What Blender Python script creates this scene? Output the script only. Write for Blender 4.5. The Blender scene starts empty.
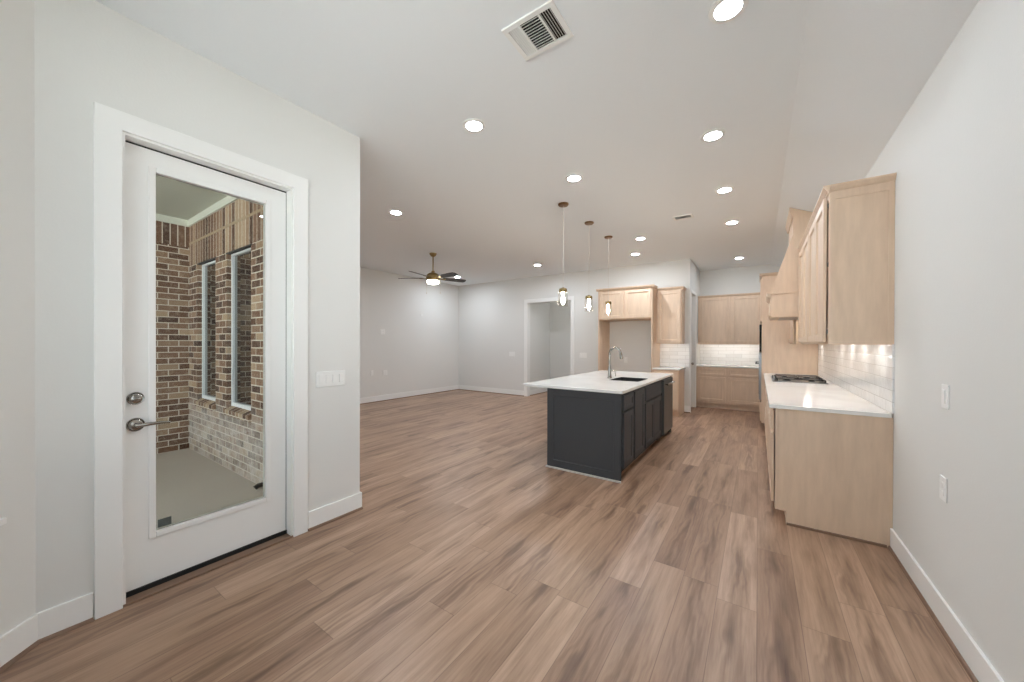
import bpy, bmesh, math, random
from mathutils import Matrix, Vector
random.seed(7)
SC = bpy.context.scene
COL = SC.collection
PI = math.pi

# ------------------------------------------------------------------ camera, world, exposure
def make_camera():
    yaw, pit, rol = math.radians(-34.4111), math.radians(-0.2104), math.radians(-0.1751)
    f0 = Vector((math.sin(yaw), math.cos(yaw), 0)); r0 = Vector((math.cos(yaw), -math.sin(yaw), 0)); u0 = Vector((0, 0, 1))
    f1 = f0*math.cos(pit) + u0*math.sin(pit); u1 = u0*math.cos(pit) - f0*math.sin(pit)
    r = r0*math.cos(rol) - u1*math.sin(rol); u = r0*math.sin(rol) + u1*math.cos(rol)
    b = -f1
    cd = bpy.data.cameras.new('camera'); o = bpy.data.objects.new('camera', cd); COL.objects.link(o)
    o.matrix_world = Matrix(((r.x, u.x, b.x, 0), (r.y, u.y, b.y, 0), (r.z, u.z, b.z, 1.3828), (0, 0, 0, 1)))
    cd.sensor_width = 36; cd.sensor_fit = 'HORIZONTAL'; cd.lens = 36*359.593/1024
    cd.shift_y = 3.4755/1024
    cd.clip_start = 0.03; cd.clip_end = 200
    SC.camera = o
make_camera()

W = bpy.data.worlds.new('overcast_sky'); SC.world = W; W.use_nodes = True
bg = W.node_tree.nodes['Background']; bg.inputs['Color'].default_value = (0.86, 0.95, 1.06, 1); bg.inputs['Strength'].default_value = 3.6

sl = bpy.data.lights.new('sun', 'SUN'); sl.energy = 56.0; sl.angle = math.radians(1); sl.color = (1.0, .98, .95)
so = bpy.data.objects.new('sun', sl); COL.objects.link(so); so.rotation_euler = (math.radians(-40), 0, math.radians(8))   # high over the back of the house

SC.view_settings.view_transform = 'Standard'; SC.view_settings.look = 'None'
SC.view_settings.gamma = 1.0; SC.view_settings.use_curve_mapping = False
SC.view_settings.exposure = 0.0
SC.cycles.use_denoising = True
SC.cycles.max_bounces = 12; SC.cycles.diffuse_bounces = 8; SC.cycles.transparent_max_bounces = 16
SC.cycles.caustics_reflective = False; SC.cycles.caustics_refractive = False
SC.cycles.sample_clamp_indirect = 6.0

CAN_NEAR, CAN_KITCHEN, CAN_LIVING = 150.0, 245.0, 520.0   # strengths tuned per zone to even the brightness: dining nook, kitchen, living room
UNDER_STRENGTH = 12.0

# ------------------------------------------------------------------ materials
def lin(c):
    return tuple(((v/255)/12.92 if v/255 <= .04045 else ((v/255+.055)/1.055)**2.4) for v in c)
def new_mat(name):
    m = bpy.data.materials.new(name); m.use_nodes = True
    nt = m.node_tree; return m, nt, nt.nodes['Principled BSDF']
def math_n(nt, op, a, b=None, c=None):
    n = nt.nodes.new('ShaderNodeMath'); n.operation = op
    for i, v in enumerate((a, b, c)):
        if v is None: continue
        if isinstance(v, (int, float)): n.inputs[i].default_value = v
        else: nt.links.new(v, n.inputs[i])
    return n.outputs[0]
def xyz(nt):
    tc = nt.nodes.new('ShaderNodeTexCoord'); s = nt.nodes.new('ShaderNodeSeparateXYZ')
    nt.links.new(tc.outputs['Object'], s.inputs[0]); return s.outputs
def comb(nt, x, y, z=0.0):
    n = nt.nodes.new('ShaderNodeCombineXYZ')
    for i, v in enumerate((x, y, z)):
        if isinstance(v, (int, float)): n.inputs[i].default_value = v
        else: nt.links.new(v, n.inputs[i])
    return n.outputs[0]
def noise(nt, vec, scale, detail=3, rough=.55):
    n = nt.nodes.new('ShaderNodeTexNoise'); n.inputs['Scale'].default_value = scale
    n.inputs['Detail'].default_value = detail; n.inputs['Roughness'].default_value = rough
    nt.links.new(vec, n.inputs['Vector']); return n.outputs['Fac']
def ramp(nt, fac, stops):
    n = nt.nodes.new('ShaderNodeValToRGB'); cr = n.color_ramp
    while len(cr.elements) < len(stops): cr.elements.new(.5)
    for e, (p, c) in zip(cr.elements, stops): e.position = p; e.color = (*c, 1)
    nt.links.new(fac, n.inputs[0]); return n.outputs[0]
def mix(nt, fac, a, b, mode='MIX'):
    n = nt.nodes.new('ShaderNodeMix'); n.data_type = 'RGBA'; n.blend_type = mode
    for sock, v in ((n.inputs[0], fac), (n.inputs[6], a), (n.inputs[7], b)):
        if isinstance(v, (int, float)): sock.default_value = v
        elif isinstance(v, tuple): sock.default_value = (*v, 1)
        else: nt.links.new(v, sock)
    return n.outputs[2]
def bump(nt, bs, h, strength, dist=.01):
    b = nt.nodes.new('ShaderNodeBump'); b.inputs['Strength'].default_value = strength; b.inputs['Distance'].default_value = dist
    nt.links.new(h, b.inputs['Height']); nt.links.new(b.outputs[0], bs.inputs['Normal'])
def plain(name, c, rough=.5, metal=0.0, spec=.5, coat=0.0):
    m, nt, bs = new_mat(name)
    bs.inputs['Base Color'].default_value = (*lin(c), 1); bs.inputs['Roughness'].default_value = rough
    bs.inputs['Metallic'].default_value = metal; bs.inputs['Specular IOR Level'].default_value = spec
    bs.inputs['Coat Weight'].default_value = coat
    return m
def painted(name, c, rough=.6, strength=.12, scale=90):
    m = plain(name, c, rough, spec=.3); nt = m.node_tree; bs = nt.nodes['Principled BSDF']
    tc = nt.nodes.new('ShaderNodeTexCoord')
    bump(nt, bs, noise(nt, tc.outputs['Object'], scale, 3), strength, .004); return m
def emit(name, c, s):
    m = bpy.data.materials.new(name); m.use_nodes = True; nt = m.node_tree
    nt.nodes.remove(nt.nodes['Principled BSDF']); e = nt.nodes.new('ShaderNodeEmission')
    e.inputs[0].default_value = (*c, 1); e.inputs[1].default_value = s
    nt.links.new(e.outputs[0], nt.nodes['Material Output'].inputs[0]); return m
def glass(name, tint, gloss=.06, rough=0.0):
    m = bpy.data.materials.new(name); m.use_nodes = True; nt = m.node_tree
    nt.nodes.remove(nt.nodes['Principled BSDF'])
    t = nt.nodes.new('ShaderNodeBsdfTransparent'); t.inputs[0].default_value = (*tint, 1)
    g = nt.nodes.new('ShaderNodeBsdfGlossy'); g.inputs['Roughness'].default_value = rough
    x = nt.nodes.new('ShaderNodeMixShader')
    lw = nt.nodes.new('ShaderNodeLayerWeight'); lw.inputs['Blend'].default_value = .25
    f = math_n(nt, 'MULTIPLY_ADD', lw.outputs['Fresnel'], .55 if gloss > .017 else .18, gloss)
    nt.links.new(f, x.inputs[0]); nt.links.new(t.outputs[0], x.inputs[1]); nt.links.new(g.outputs[0], x.inputs[2])
    nt.links.new(x.outputs[0], nt.nodes['Material Output'].inputs[0]); return m
def tiles(nt, u, v, w, h, gap, rand_off=False):
    """per-tile random value (two of them) and joint mask of a running-bond pattern"""
    vv = math_n(nt, 'DIVIDE', v, h); row = math_n(nt, 'FLOOR', vv); fv = math_n(nt, 'FRACT', vv)
    wn = nt.nodes.new('ShaderNodeTexWhiteNoise'); wn.noise_dimensions = '1D'; nt.links.new(row, wn.inputs['W'])
    off = wn.outputs[0] if rand_off else math_n(nt, 'MULTIPLY', math_n(nt, 'FLOORED_MODULO', row, 2.0), .5)
    uu = math_n(nt, 'ADD', math_n(nt, 'DIVIDE', u, w), off); col = math_n(nt, 'FLOOR', uu); fu = math_n(nt, 'FRACT', uu)
    w2 = nt.nodes.new('ShaderNodeTexWhiteNoise'); w2.noise_dimensions = '2D'; nt.links.new(comb(nt, col, row), w2.inputs['Vector'])
    du = math_n(nt, 'MULTIPLY', math_n(nt, 'MINIMUM', fu, math_n(nt, 'SUBTRACT', 1.0, fu)), w)
    dv = math_n(nt, 'MULTIPLY', math_n(nt, 'MINIMUM', fv, math_n(nt, 'SUBTRACT', 1.0, fv)), h)
    d = math_n(nt, 'MINIMUM', du, dv)
    mr = nt.nodes.new('ShaderNodeMapRange'); mr.inputs[1].default_value = gap*.35; mr.inputs[2].default_value = gap*.65
    mr.inputs[3].default_value = 1; mr.inputs[4].default_value = 0; nt.links.new(d, mr.inputs[0])
    sp = nt.nodes.new('ShaderNodeSeparateColor'); nt.links.new(w2.outputs['Color'], sp.inputs[0])
    return sp.outputs[0], sp.outputs[1], mr.outputs[0], fv

def floor_mat():
    m, nt, bs = new_mat('vinyl_plank_floor'); p = xyz(nt)
    r1, r2, joint, fv = tiles(nt, p[1], p[0], 1.22, .181, .0035, True)
    base = ramp(nt, r1, [(0, lin((158, 127, 105))), (.3, lin((170, 139, 115))), (.7, lin((179, 148, 124))), (1, lin((188, 157, 133)))])
    seed = math_n(nt, 'MULTIPLY', r2, 70.0); seed2 = math_n(nt, 'MULTIPLY', r1, 50.0)
    # fine pores, broad tonal drift, and cathedral rings along each plank's middle
    g1 = noise(nt, comb(nt, math_n(nt, 'MULTIPLY', p[0], 60.0), math_n(nt, 'MULTIPLY_ADD', p[1], 2.4, seed), seed2), 1.0, 6, .7)
    g2 = noise(nt, comb(nt, math_n(nt, 'MULTIPLY', p[0], 12.0), math_n(nt, 'MULTIPLY_ADD', p[1], 1.2, seed2), seed), 1.0, 4, .6)
    wob = noise(nt, comb(nt, math_n(nt, 'MULTIPLY', p[0], 5.0), math_n(nt, 'MULTIPLY_ADD', p[1], 1.6, seed), seed2), 1.0, 3, .6)
    d = math_n(nt, 'ADD', math_n(nt, 'SUBTRACT', fv, .5), math_n(nt, 'MULTIPLY', math_n(nt, 'SUBTRACT', wob, .5), .9))
    ph = math_n(nt, 'MULTIPLY_ADD', math_n(nt, 'MULTIPLY', d, d), 16.0, math_n(nt, 'MULTIPLY_ADD', p[1], 1.3, math_n(nt, 'MULTIPLY', g2, 2.0)))
    ring = math_n(nt, 'MULTIPLY_ADD', math_n(nt, 'SINE', math_n(nt, 'MULTIPLY', ph, 6.283)), .5, .5)
    near = math_n(nt, 'MAXIMUM', math_n(nt, 'SUBTRACT', 1.0, math_n(nt, 'MULTIPLY', math_n(nt, 'ABSOLUTE', d), 2.6)), 0.0)
    amt = math_n(nt, 'MULTIPLY', near, ramp(nt, noise(nt, comb(nt, math_n(nt, 'MULTIPLY', p[0], 3.0), math_n(nt, 'MULTIPLY_ADD', p[1], .8, seed2), seed), 1.0, 2), [(.42, (0, 0, 0)), (.54, (1, 1, 1))]))
    c = mix(nt, ramp(nt, g1, [(.38, (0, 0, 0)), (.70, (1, 1, 1))]), base, mix(nt, 1.0, base, (.74, .70, .68), 'MULTIPLY'))
    c = mix(nt, ramp(nt, g2, [(.46, (0, 0, 0)), (.66, (1, 1, 1))]), c, mix(nt, 1.0, c, (.70, .67, .65), 'MULTIPLY'))
    c = mix(nt, math_n(nt, 'MULTIPLY', amt, .95), c, mix(nt, ring, mix(nt, 1.0, c, (.42, .37, .34), 'MULTIPLY'), mix(nt, 1.0, c, (.88, .86, .84), 'MULTIPLY')))
    kv = nt.nodes.new('ShaderNodeTexVoronoi'); kv.inputs['Scale'].default_value = 1.0
    nt.links.new(comb(nt, math_n(nt, 'MULTIPLY', p[0], 4.0), math_n(nt, 'MULTIPLY', p[1], 1.3)), kv.inputs['Vector'])
    kn = math_n(nt, 'MAXIMUM', math_n(nt, 'SUBTRACT', 1.0, math_n(nt, 'MULTIPLY', kv.outputs['Distance'], 11.0)), 0.0)
    c = mix(nt, math_n(nt, 'MULTIPLY', kn, .6), c, lin((86, 62, 48)))
    c = mix(nt, math_n(nt, 'MULTIPLY', joint, .45), c, lin((84, 62, 50)))
    nt.links.new(c, bs.inputs['Base Color'])
    bs.inputs['Roughness'].default_value = .36; bs.inputs['Specular IOR Level'].default_value = .45
    bump(nt, bs, math_n(nt, 'SUBTRACT', math_n(nt, 'MULTIPLY', g1, .4), joint), .10, .003)
    return m
def brick_mat(name, axis, soldier=False, pale_low=False):
    m, nt, bs = new_mat(name); p = xyz(nt)
    u = {'x': p[0], 'y': p[1]}[axis]; v = p[2]
    if soldier: r1, r2, joint, _f = tiles(nt, u, math_n(nt, 'ADD', v, .06), .075 if axis == 'y' else .095, 50.0, .011)
    else: r1, r2, joint, _f = tiles(nt, u, math_n(nt, 'ADD', v, .05), .205, .0765, .011)
    base = ramp(nt, r1, [(0, lin((74, 50, 38))), (.25, lin((104, 74, 56))), (.55, lin((132, 100, 78))), (.8, lin((154, 124, 100))), (1, lin((184, 160, 132)))])
    tc = nt.nodes.new('ShaderNodeTexCoord')
    g = noise(nt, tc.outputs['Object'], 22, 5, .7)
    c = mix(nt, ramp(nt, g, [(.5, (0, 0, 0)), (.8, (.6, .6, .6))]), base, lin((196, 178, 156)))
    jm = mix(nt, noise(nt, tc.outputs['Object'], 60, 2), lin((210, 199, 182)), lin((226, 217, 202)))
    c = mix(nt, joint, c, jm)
    if pale_low:   # whitish mottling over the low courses
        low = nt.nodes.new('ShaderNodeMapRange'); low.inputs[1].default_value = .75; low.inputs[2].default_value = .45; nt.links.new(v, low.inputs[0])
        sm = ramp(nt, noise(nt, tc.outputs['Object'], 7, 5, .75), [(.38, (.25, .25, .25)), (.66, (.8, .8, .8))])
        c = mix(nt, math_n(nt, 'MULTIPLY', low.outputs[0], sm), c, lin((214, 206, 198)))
    nt.links.new(c, bs.inputs['Base Color']); bs.inputs['Roughness'].default_value = .9; bs.inputs['Specular IOR Level'].default_value = .2
    bump(nt, bs, math_n(nt, 'SUBTRACT', math_n(nt, 'MULTIPLY', g, .5), joint), .6, .006)
    return m
def subway_mat(name, axis):
    m, nt, bs = new_mat(name); p = xyz(nt)
    u = {'x': p[0], 'y': p[1]}[axis]
    r1, r2, joint, _f = tiles(nt, u, math_n(nt, 'SUBTRACT', p[2], .914), .30, .0775, .0045)
    c = mix(nt, r1, lin((232, 233, 233)), lin((244, 245, 245)))
    c = mix(nt, joint, c, lin((205, 205, 203))); nt.links.new(c, bs.inputs['Base Color'])
    bs.inputs['Roughness'].default_value = .12
    tc = nt.nodes.new('ShaderNodeTexCoord'); w = noise(nt, tc.outputs['Object'], 14, 2)
    bump(nt, bs, math_n(nt, 'SUBTRACT', math_n(nt, 'MULTIPLY', w, 1.5), joint), .35, .004)
    return m
def wood_mat(name, c, rough=.42):
    m, nt, bs = new_mat(name); tc = nt.nodes.new('ShaderNodeTexCoord')
    mp = nt.nodes.new('ShaderNodeMapping'); mp.inputs['Scale'].default_value = (9, 9, 1.3)
    nt.links.new(tc.outputs['Object'], mp.inputs[0])
    g = noise(nt, mp.outputs[0], 2.2, 5, .6)
    bl = noise(nt, tc.outputs['Object'], 3.0, 3)
    b = lin(c); d = tuple(v*.92*(1, .985, .97)[i] for i, v in enumerate(b)); e = tuple(min(1, v*1.06) for v in b)
    col = mix(nt, ramp(nt, g, [(.35, (0, 0, 0)), (.7, (1, 1, 1))]), e, d)
    col = mix(nt, math_n(nt, 'MULTIPLY', bl, .22), col, tuple(v*.84 for v in b))
    nt.links.new(col, bs.inputs['Base Color']); bs.inputs['Roughness'].default_value = rough
    bs.inputs['Specular IOR Level'].default_value = .45
    return m
def quartz_mat():
    m, nt, bs = new_mat('white_quartz'); tc = nt.nodes.new('ShaderNodeTexCoord')
    g = noise(nt, tc.outputs['Object'], 2.0, 6, .6)
    c = mix(nt, ramp(nt, g, [(.45, (0, 0, 0)), (.62, (1, 1, 1))]), lin((236, 236, 233)), lin((228, 227, 224)))
    nt.links.new(c, bs.inputs['Base Color']); bs.inputs['Roughness'].default_value = .16; return m
def concrete_mat():
    m, nt, bs = new_mat('patio_concrete'); tc = nt.nodes.new('ShaderNodeTexCoord')
    g = noise(nt, tc.outputs['Object'], 130, 4, .7); h = noise(nt, tc.outputs['Object'], 2.5, 3)
    c = mix(nt, g, lin((178, 168, 160)), lin((224, 216, 208))); c = mix(nt, math_n(nt, 'MULTIPLY', h, .35), c, lin((182, 170, 160)))
    nt.links.new(c, bs.inputs['Base Color']); bs.inputs['Roughness'].default_value = .9; return m

WALL = painted('wall_paint', (225, 225, 222), .7)
CEIL = painted('ceiling_paint', (237, 241, 244), .8, .15, 60)
TRIM = plain('white_trim_paint', (241, 241, 239), .35)
SHOE = plain('brown_shoe_moulding', (128, 102, 84), .5)
FLOOR = floor_mat()
BRICK_X = brick_mat('brick_running_x', 'x', pale_low=True); BRICK_Y = brick_mat('brick_running_y', 'y')
SOLD_X = brick_mat('brick_soldier_x', 'x', True); SOLD_Y = brick_mat('brick_soldier_y', 'y', True)
TILE_X = subway_mat('subway_tile_x', 'x'); TILE_Y = subway_mat('subway_tile_y', 'y')
WOOD = wood_mat('light_maple', (217, 193, 169)); QUARTZ = quartz_mat(); CONCRETE = concrete_mat()
GREY = plain('charcoal_cabinet_paint', (72, 73, 75), .55, spec=.15); BLACK = plain('black_gap', (14, 14, 14), .6)
KICK = plain('dark_toe_kick', (58, 50, 45), .7)
STEEL = plain('stainless_steel', (148, 150, 151), .30, 1.0); CHROME = plain('brushed_nickel', (158, 155, 150), .20, 1.0)
BLACKG = plain('black_glass', (10, 10, 11), .06); IRON = plain('cast_iron', (26, 26, 27), .5)
BRASS = plain('aged_brass', (150, 128, 88), .28, 1.0); BRONZE = plain('bronze_canopy', (140, 112, 84), .35, 1.0)
BLADE = plain('dark_walnut_blade', (40, 35, 32), .35); PLASTIC = plain('white_plastic', (238, 238, 236), .3)
RUBBER = plain('black_sweep', (16, 16, 17), .55); SOFFIT = painted('patio_soffit', (196, 198, 184), .8)
FRIEZE = plain('frieze_board', (214, 214, 200), .6); VINYL = plain('white_vinyl_frame', (244, 246, 248), .4); DWSTEEL = plain('dishwasher_steel', (112, 116, 116), .42, .9)
STICK = plain('grey_sticker', (74, 80, 78), .5); BOUNCE_GROUND = plain('pale_bounce_ground', (192, 193, 193), .95)  # ground colour kept pale so it bounces daylight up into the room
DOORGLASS = glass('door_glass', (.82, .85, .84), .02); WINGLASS = glass('window_glass', (.95, .97, .96), .02)
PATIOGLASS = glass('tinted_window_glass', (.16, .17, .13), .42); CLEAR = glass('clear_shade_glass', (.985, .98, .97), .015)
LENS_A = emit('downlight_lens_nook', (.88, .96, 1.06), CAN_NEAR); LENS_B = emit('downlight_lens_kitchen', (.88, .96, 1.06), CAN_KITCHEN)
LENS_C = emit('downlight_lens_living', (.88, .96, 1.06), CAN_LIVING); BULB = emit('pendant_filament_bulb', (1.0, .88, .72), 190.0)
FANLIGHT = emit('fan_light_bowl', (1.0, .93, .80), 9.0); BAR = emit('under_cabinet_led', (1.0, .95, .88), UNDER_STRENGTH); PUCK = emit('under_cabinet_puck', (1.0, .97, .93), 75.0)
WARMBAR = emit('hood_lamp_lens', (1.0, .84, .64), 60.0)

# ------------------------------------------------------------------ mesh builder
class MB:
    def __init__(self): self.bm = bmesh.new()
    def hexa(self, pts):
        v = [self.bm.verts.new(p) for p in pts]
        for f in ((0, 1, 2, 3), (4, 5, 6, 7), (0, 1, 5, 4), (1, 2, 6, 5), (2, 3, 7, 6), (3, 0, 4, 7)):
            self.bm.faces.new([v[i] for i in f])
        return self
    def box(self, x0, x1, y0, y1, z0, z1, mp=None):
        pts = [(x0, y0, z0), (x1, y0, z0), (x1, y1, z0), (x0, y1, z0), (x0, y0, z1), (x1, y0, z1), (x1, y1, z1), (x0, y1, z1)]
        return self.hexa([mp(*p) for p in pts] if mp else pts)
    def prism(self, poly, a0, a1, mp):
        """poly: list of (p,q); mp(p,q,a) -> point"""
        A = [self.bm.verts.new(mp(p, q, a0)) for p, q in poly]; B = [self.bm.verts.new(mp(p, q, a1)) for p, q in poly]
        self.bm.faces.new(A); self.bm.faces.new(B)
        n = len(poly)
        for i in range(n): self.bm.faces.new((A[i], A[(i+1) % n], B[(i+1) % n], B[i]))
        return self
    def lathe(self, prof, c, seg=24, axis='z'):
        rings = []
        for r, h in prof:
            ring = []
            for k in range(seg if r > 1e-6 else 1):
                a = 2*PI*k/seg; x, y = r*math.cos(a), r*math.sin(a)
                p = {'z': (x, y, h), 'x': (h, x, y), 'y': (x, h, y)}[axis]
                ring.append(self.bm.verts.new((c[0]+p[0], c[1]+p[1], c[2]+p[2])))
            rings.append(ring)
        for a, b in zip(rings, rings[1:]):
            for k in range(seg):
                k2 = (k+1) % seg
                q = [a[k % len(a)], a[k2 % len(a)], b[k2 % len(b)], b[k % len(b)]]
                u = list(dict.fromkeys(q))
                if len(u) >= 3:
                    try: self.bm.faces.new(u)
                    except ValueError: pass
        for ring in (rings[0], rings[-1]):
            if len(ring) > 2:
                try: self.bm.faces.new(ring)
                except ValueError: pass
        return self
    def tube(self, pts, r, seg=12):
        pts = [Vector(p) for p in pts]; rings = []
        rr = r if isinstance(r, (list, tuple)) else [r]*len(pts)
        t0 = (pts[1]-pts[0]).normalized(); n = t0.orthogonal().normalized()
        for i, p in enumerate(pts):
            t = (pts[min(i+1, len(pts)-1)] - pts[max(i-1, 0)]).normalized()
            n = (n - t*n.dot(t)).normalized(); b = t.cross(n)
            rings.append([self.bm.verts.new(p + (n*math.cos(2*PI*k/seg) + b*math.sin(2*PI*k/seg))*rr[i]) for k in range(seg)])
        for a, b in zip(rings, rings[1:]):
            for k in range(seg): self.bm.faces.new((a[k], a[(k+1) % seg], b[(k+1) % seg], b[k]))
        self.bm.faces.new(rings[0]); self.bm.faces.new(rings[-1]); return self
    def shaker(self, mp, u0, u1, z0, z1, t=.02, rail=.058, rec=.009):
        """five-piece door: frame round a recessed panel; mp(u, d, z)"""
        V = lambda u, d, z: self.bm.verts.new(mp(u, d, z))
        def rect(i, d): return [V(u0+i, d, z0+i), V(u1-i, d, z0+i), V(u1-i, d, z1-i), V(u0+i, d, z1-i)]
        back = rect(0, 0); side = rect(0, t-.002); front = rect(.002, t); inn = rect(rail, t); low = rect(rail+.006, t-rec)
        loops = [back, side, front, inn, low]
        for a, b in zip(loops, loops[1:]):
            for k in range(4): self.bm.faces.new((a[k], a[(k+1) % 4], b[(k+1) % 4], b[k]))
        self.bm.faces.new(back); self.bm.faces.new(low); return self
    def build(self, name, mat, parent=None, origin=None, smooth=False, bevel=0.0, seg=2):
        bm = self.bm
        bmesh.ops.recalc_face_normals(bm, faces=bm.faces)
        root = parent
        while root is not None and root.parent is not None: root = root.parent
        og = Vector(root.location) if root is not None else Vector(origin or (0, 0, 0))
        bmesh.ops.translate(bm, verts=bm.verts, vec=-og)
        me = bpy.data.meshes.new(name); bm.to_mesh(me); bm.free()
        me.materials.append(mat)
        if smooth:
            for p in me.polygons: p.use_smooth = True
            try: me.set_sharp_from_angle(angle=math.radians(40))
            except Exception: pass
        o = bpy.data.objects.new(name, me); COL.objects.link(o)
        if parent is not None: o.parent = parent
        else: o.location = og
        if bevel:
            b = o.modifiers.new('bevel', 'BEVEL'); b.width = bevel; b.segments = seg; b.limit_method = 'ANGLE'; b.angle_limit = math.radians(40)
        return o

def tag(o, label, cat, group=None, kind=None):
    o['label'] = label; o['category'] = cat
    if group: o['group'] = group
    if kind: o['kind'] = kind
    return o
def thing(name, label, cat, loc, group=None, kind=None):
    o = bpy.data.objects.new(name, None); COL.objects.link(o); o.location = loc; o.empty_display_size = .1
    return tag(o, label, cat, group, kind)
def struct(o, label, cat): return tag(o, label, cat, kind='structure')
def dup(root, loc, label):
    c = root.copy(); COL.objects.link(c); c.location = loc; c['label'] = label
    for ch in list(root.children):
        k = ch.copy(); COL.objects.link(k); k.parent = c
        for g in list(ch.children):
            d = g.copy(); COL.objects.link(d); d.parent = k
    return c

NX = lambda X: (lambda u, d, z: (X-d, u, z))     # faces -X, u along Y
PX = lambda X: (lambda u, d, z: (X+d, u, z))     # faces +X
NY = lambda Y: (lambda u, d, z: (u, Y-d, z))     # faces -Y, u along X
PY = lambda Y: (lambda u, d, z: (u, Y+d, z))
def wall_holes(mb, mp, u0, u1, z0, z1, t, holes=()):
    """wall of thickness t behind its face (d from -t to 0) with rectangular openings (u0,u1,z0,z1)"""
    us = sorted({u0, u1, *[h[0] for h in holes], *[h[1] for h in holes]}); us = [u for u in us if u0 <= u <= u1]
    for a, b in zip(us, us[1:]):
        hs = sorted([h for h in holes if h[0] <= a+1e-6 and h[1] >= b-1e-6], key=lambda h: h[2])
        z = z0
        for h in hs:
            if h[2] > z+1e-4: mb.box(a, b, -t, 0, z, h[2], mp)
            z = h[3]
        if z < z1-1e-4: mb.box(a, b, -t, 0, z, z1, mp)
    return mb
def casing(mb, mp, u0, u1, z0, z1, w, t):
    poly = [(u0-w, z0), (u0-w, z1+w), (u1+w, z1+w), (u1+w, z0), (u1, z0), (u1, z1), (u0, z1), (u0, z0)]
    return mb.prism(poly, 0, t, lambda u, z, d: mp(u, d, z))

# ------------------------------------------------------------------ measures
ZC = 3.08; XR = .757; CREASE = .20; ZR = 2.825
XD = -2.73          # door wall face
YB = 7.93           # living / fridge wall face
XL = -7.36; YN = 1.75; YK = 9.42; XP = -1.13

# ------------------------------------------------------------------ room shell
fl = [(-2.86, .07), (-1.99, -.79), (.0, -.79), (.88, .07), (.88, 9.5), (-5.05, 9.5), (-5.05, 8.0), (-7.45, 8.0), (-7.45, 1.66), (-2.86, 1.66)]
struct(MB().prism(fl, -.08, 0, lambda p, q, a: (p, q, a)).build('floor', FLOOR), 'brown wood-look plank floor running through the whole open room', 'floor')
prof = [(-7.6, ZC), (CREASE, ZC), (.80, ZC-(ZC-ZR)/(XR-CREASE)*(.80-CREASE)), (.95, 2.8), (.95, 3.35), (-7.6, 3.35)]
struct(MB().prism(prof, -.95, 9.7, lambda p, q, a: (p, a, q)).build('ceiling', CEIL), 'white textured ceiling that slopes down along the right wall', 'ceiling')

struct(MB().box(XR, .90, .07, 9.55, 0, 2.9).build('wall_right', WALL), 'long plain light grey wall on the right', 'wall')
struct(MB().box(-1.3, XR, YK, YK+.13, 0, 3.2).build('wall_kitchen_far', WALL), 'far kitchen wall behind the last cabinets', 'wall')
PD = (8.02, 8.70, 0, 2.42)
m = MB(); wall_holes(m, PX(XP), YB+.13, YK, 0, 3.15, .13, [PD]); struct(m.build('wall_pantry', WALL), 'short side wall with the pantry door beyond the fridge wall', 'wall')
OP = (-4.955, -3.715, 0, 2.43)
m = MB(); wall_holes(m, NY(YB), XL, XP, 0, 3.15, .13, [OP]); struct(m.build('wall_back', WALL), 'long back wall with the wide cased opening and fridge recess', 'wall')
struct(MB().box(XL-.14, XL, YN-.15, YB+.13, 0, 3.15).build('wall_living', WALL), 'far left living room wall with four small cover plates', 'wall')
WN = [(-5.975, -5.345, .64, 2.40), (-4.98, -4.325, .64, 2.40)]
m = MB(); wall_holes(m, PY(YN), XL, XD, 0, 3.15, .10, WN); struct(m.build('wall_patio', WALL), 'living room wall backing onto the brick patio', 'wall')
DO = (.40, 1.225, 0, 2.475)
m = MB(); wall_holes(m, PX(XD), .124, YN-.1, 0, 3.15, .15, [DO]); struct(m.build('wall_door', WALL), 'left wall that holds the glass patio door', 'wall')
# bay behind the camera
s2 = math.sqrt(.5)
def bay_map(p0, du):
    n = Vector((-du[1], du[0], 0))          # into the room
    return lambda u, d, z: (p0[0]+du[0]*u+n[0]*d, p0[1]+du[1]*u+n[1]*d, z)
BL = bay_map((XD, .124), (s2, -s2)); BB = bay_map((-1.95, -.656), (1, 0)); BRm = bay_map((-.0229, -.656), (s2, s2))
LB = 1.103
bays = [('wall_bay_left', BL, LB, (.188, 1.00, .643, 2.75)), ('wall_bay_middle', BB, 1.927, (.12, 1.785, .62, 2.75)), ('wall_bay_right', BRm, LB, (.20, .90, .62, 2.5))]
for i, (nm, mp, L, h) in enumerate(bays):
    m = MB(); wall_holes(m, mp, 0, L, 0, 3.15, .14, [h]); struct(m.build(nm, WALL), ['angled bay wall left of the patio door', 'bay wall behind the camera', 'angled bay wall joining the right wall'][i], 'wall')
    w = thing('window_%d' % (i+1), ['tall window in the angled bay wall left of the patio door', 'wide window behind the camera', 'tall window in the bay beside the right wall'][i], 'window', mp((h[0]+h[1])/2, 0, h[2]), kind='structure')
    m = MB(); m.box(h[0]-.05, h[1]+.05, -.10, .03, h[2]-.028, h[2], mp); m.build('window_sill', TRIM, w, bevel=.004)
    m = MB(); a, b, c, d = h
    for r in ((a, a+.045, c, d), (b-.045, b, c, d), (a+.045, b-.045, c, c+.045), (a+.045, b-.045, d-.045, d), (a+.045, b-.045, (c+d)/2-.02, (c+d)/2+.02)):
        m.box(r[0], r[1], -.12, -.07, r[2], r[3], mp)
    m.build('window_frame', VINYL, w)
    MB().box(a+.04, b-.04, -.098, -.092, c+.04, d-.04, mp).build('window_pane', WINGLASS, w)
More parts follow.
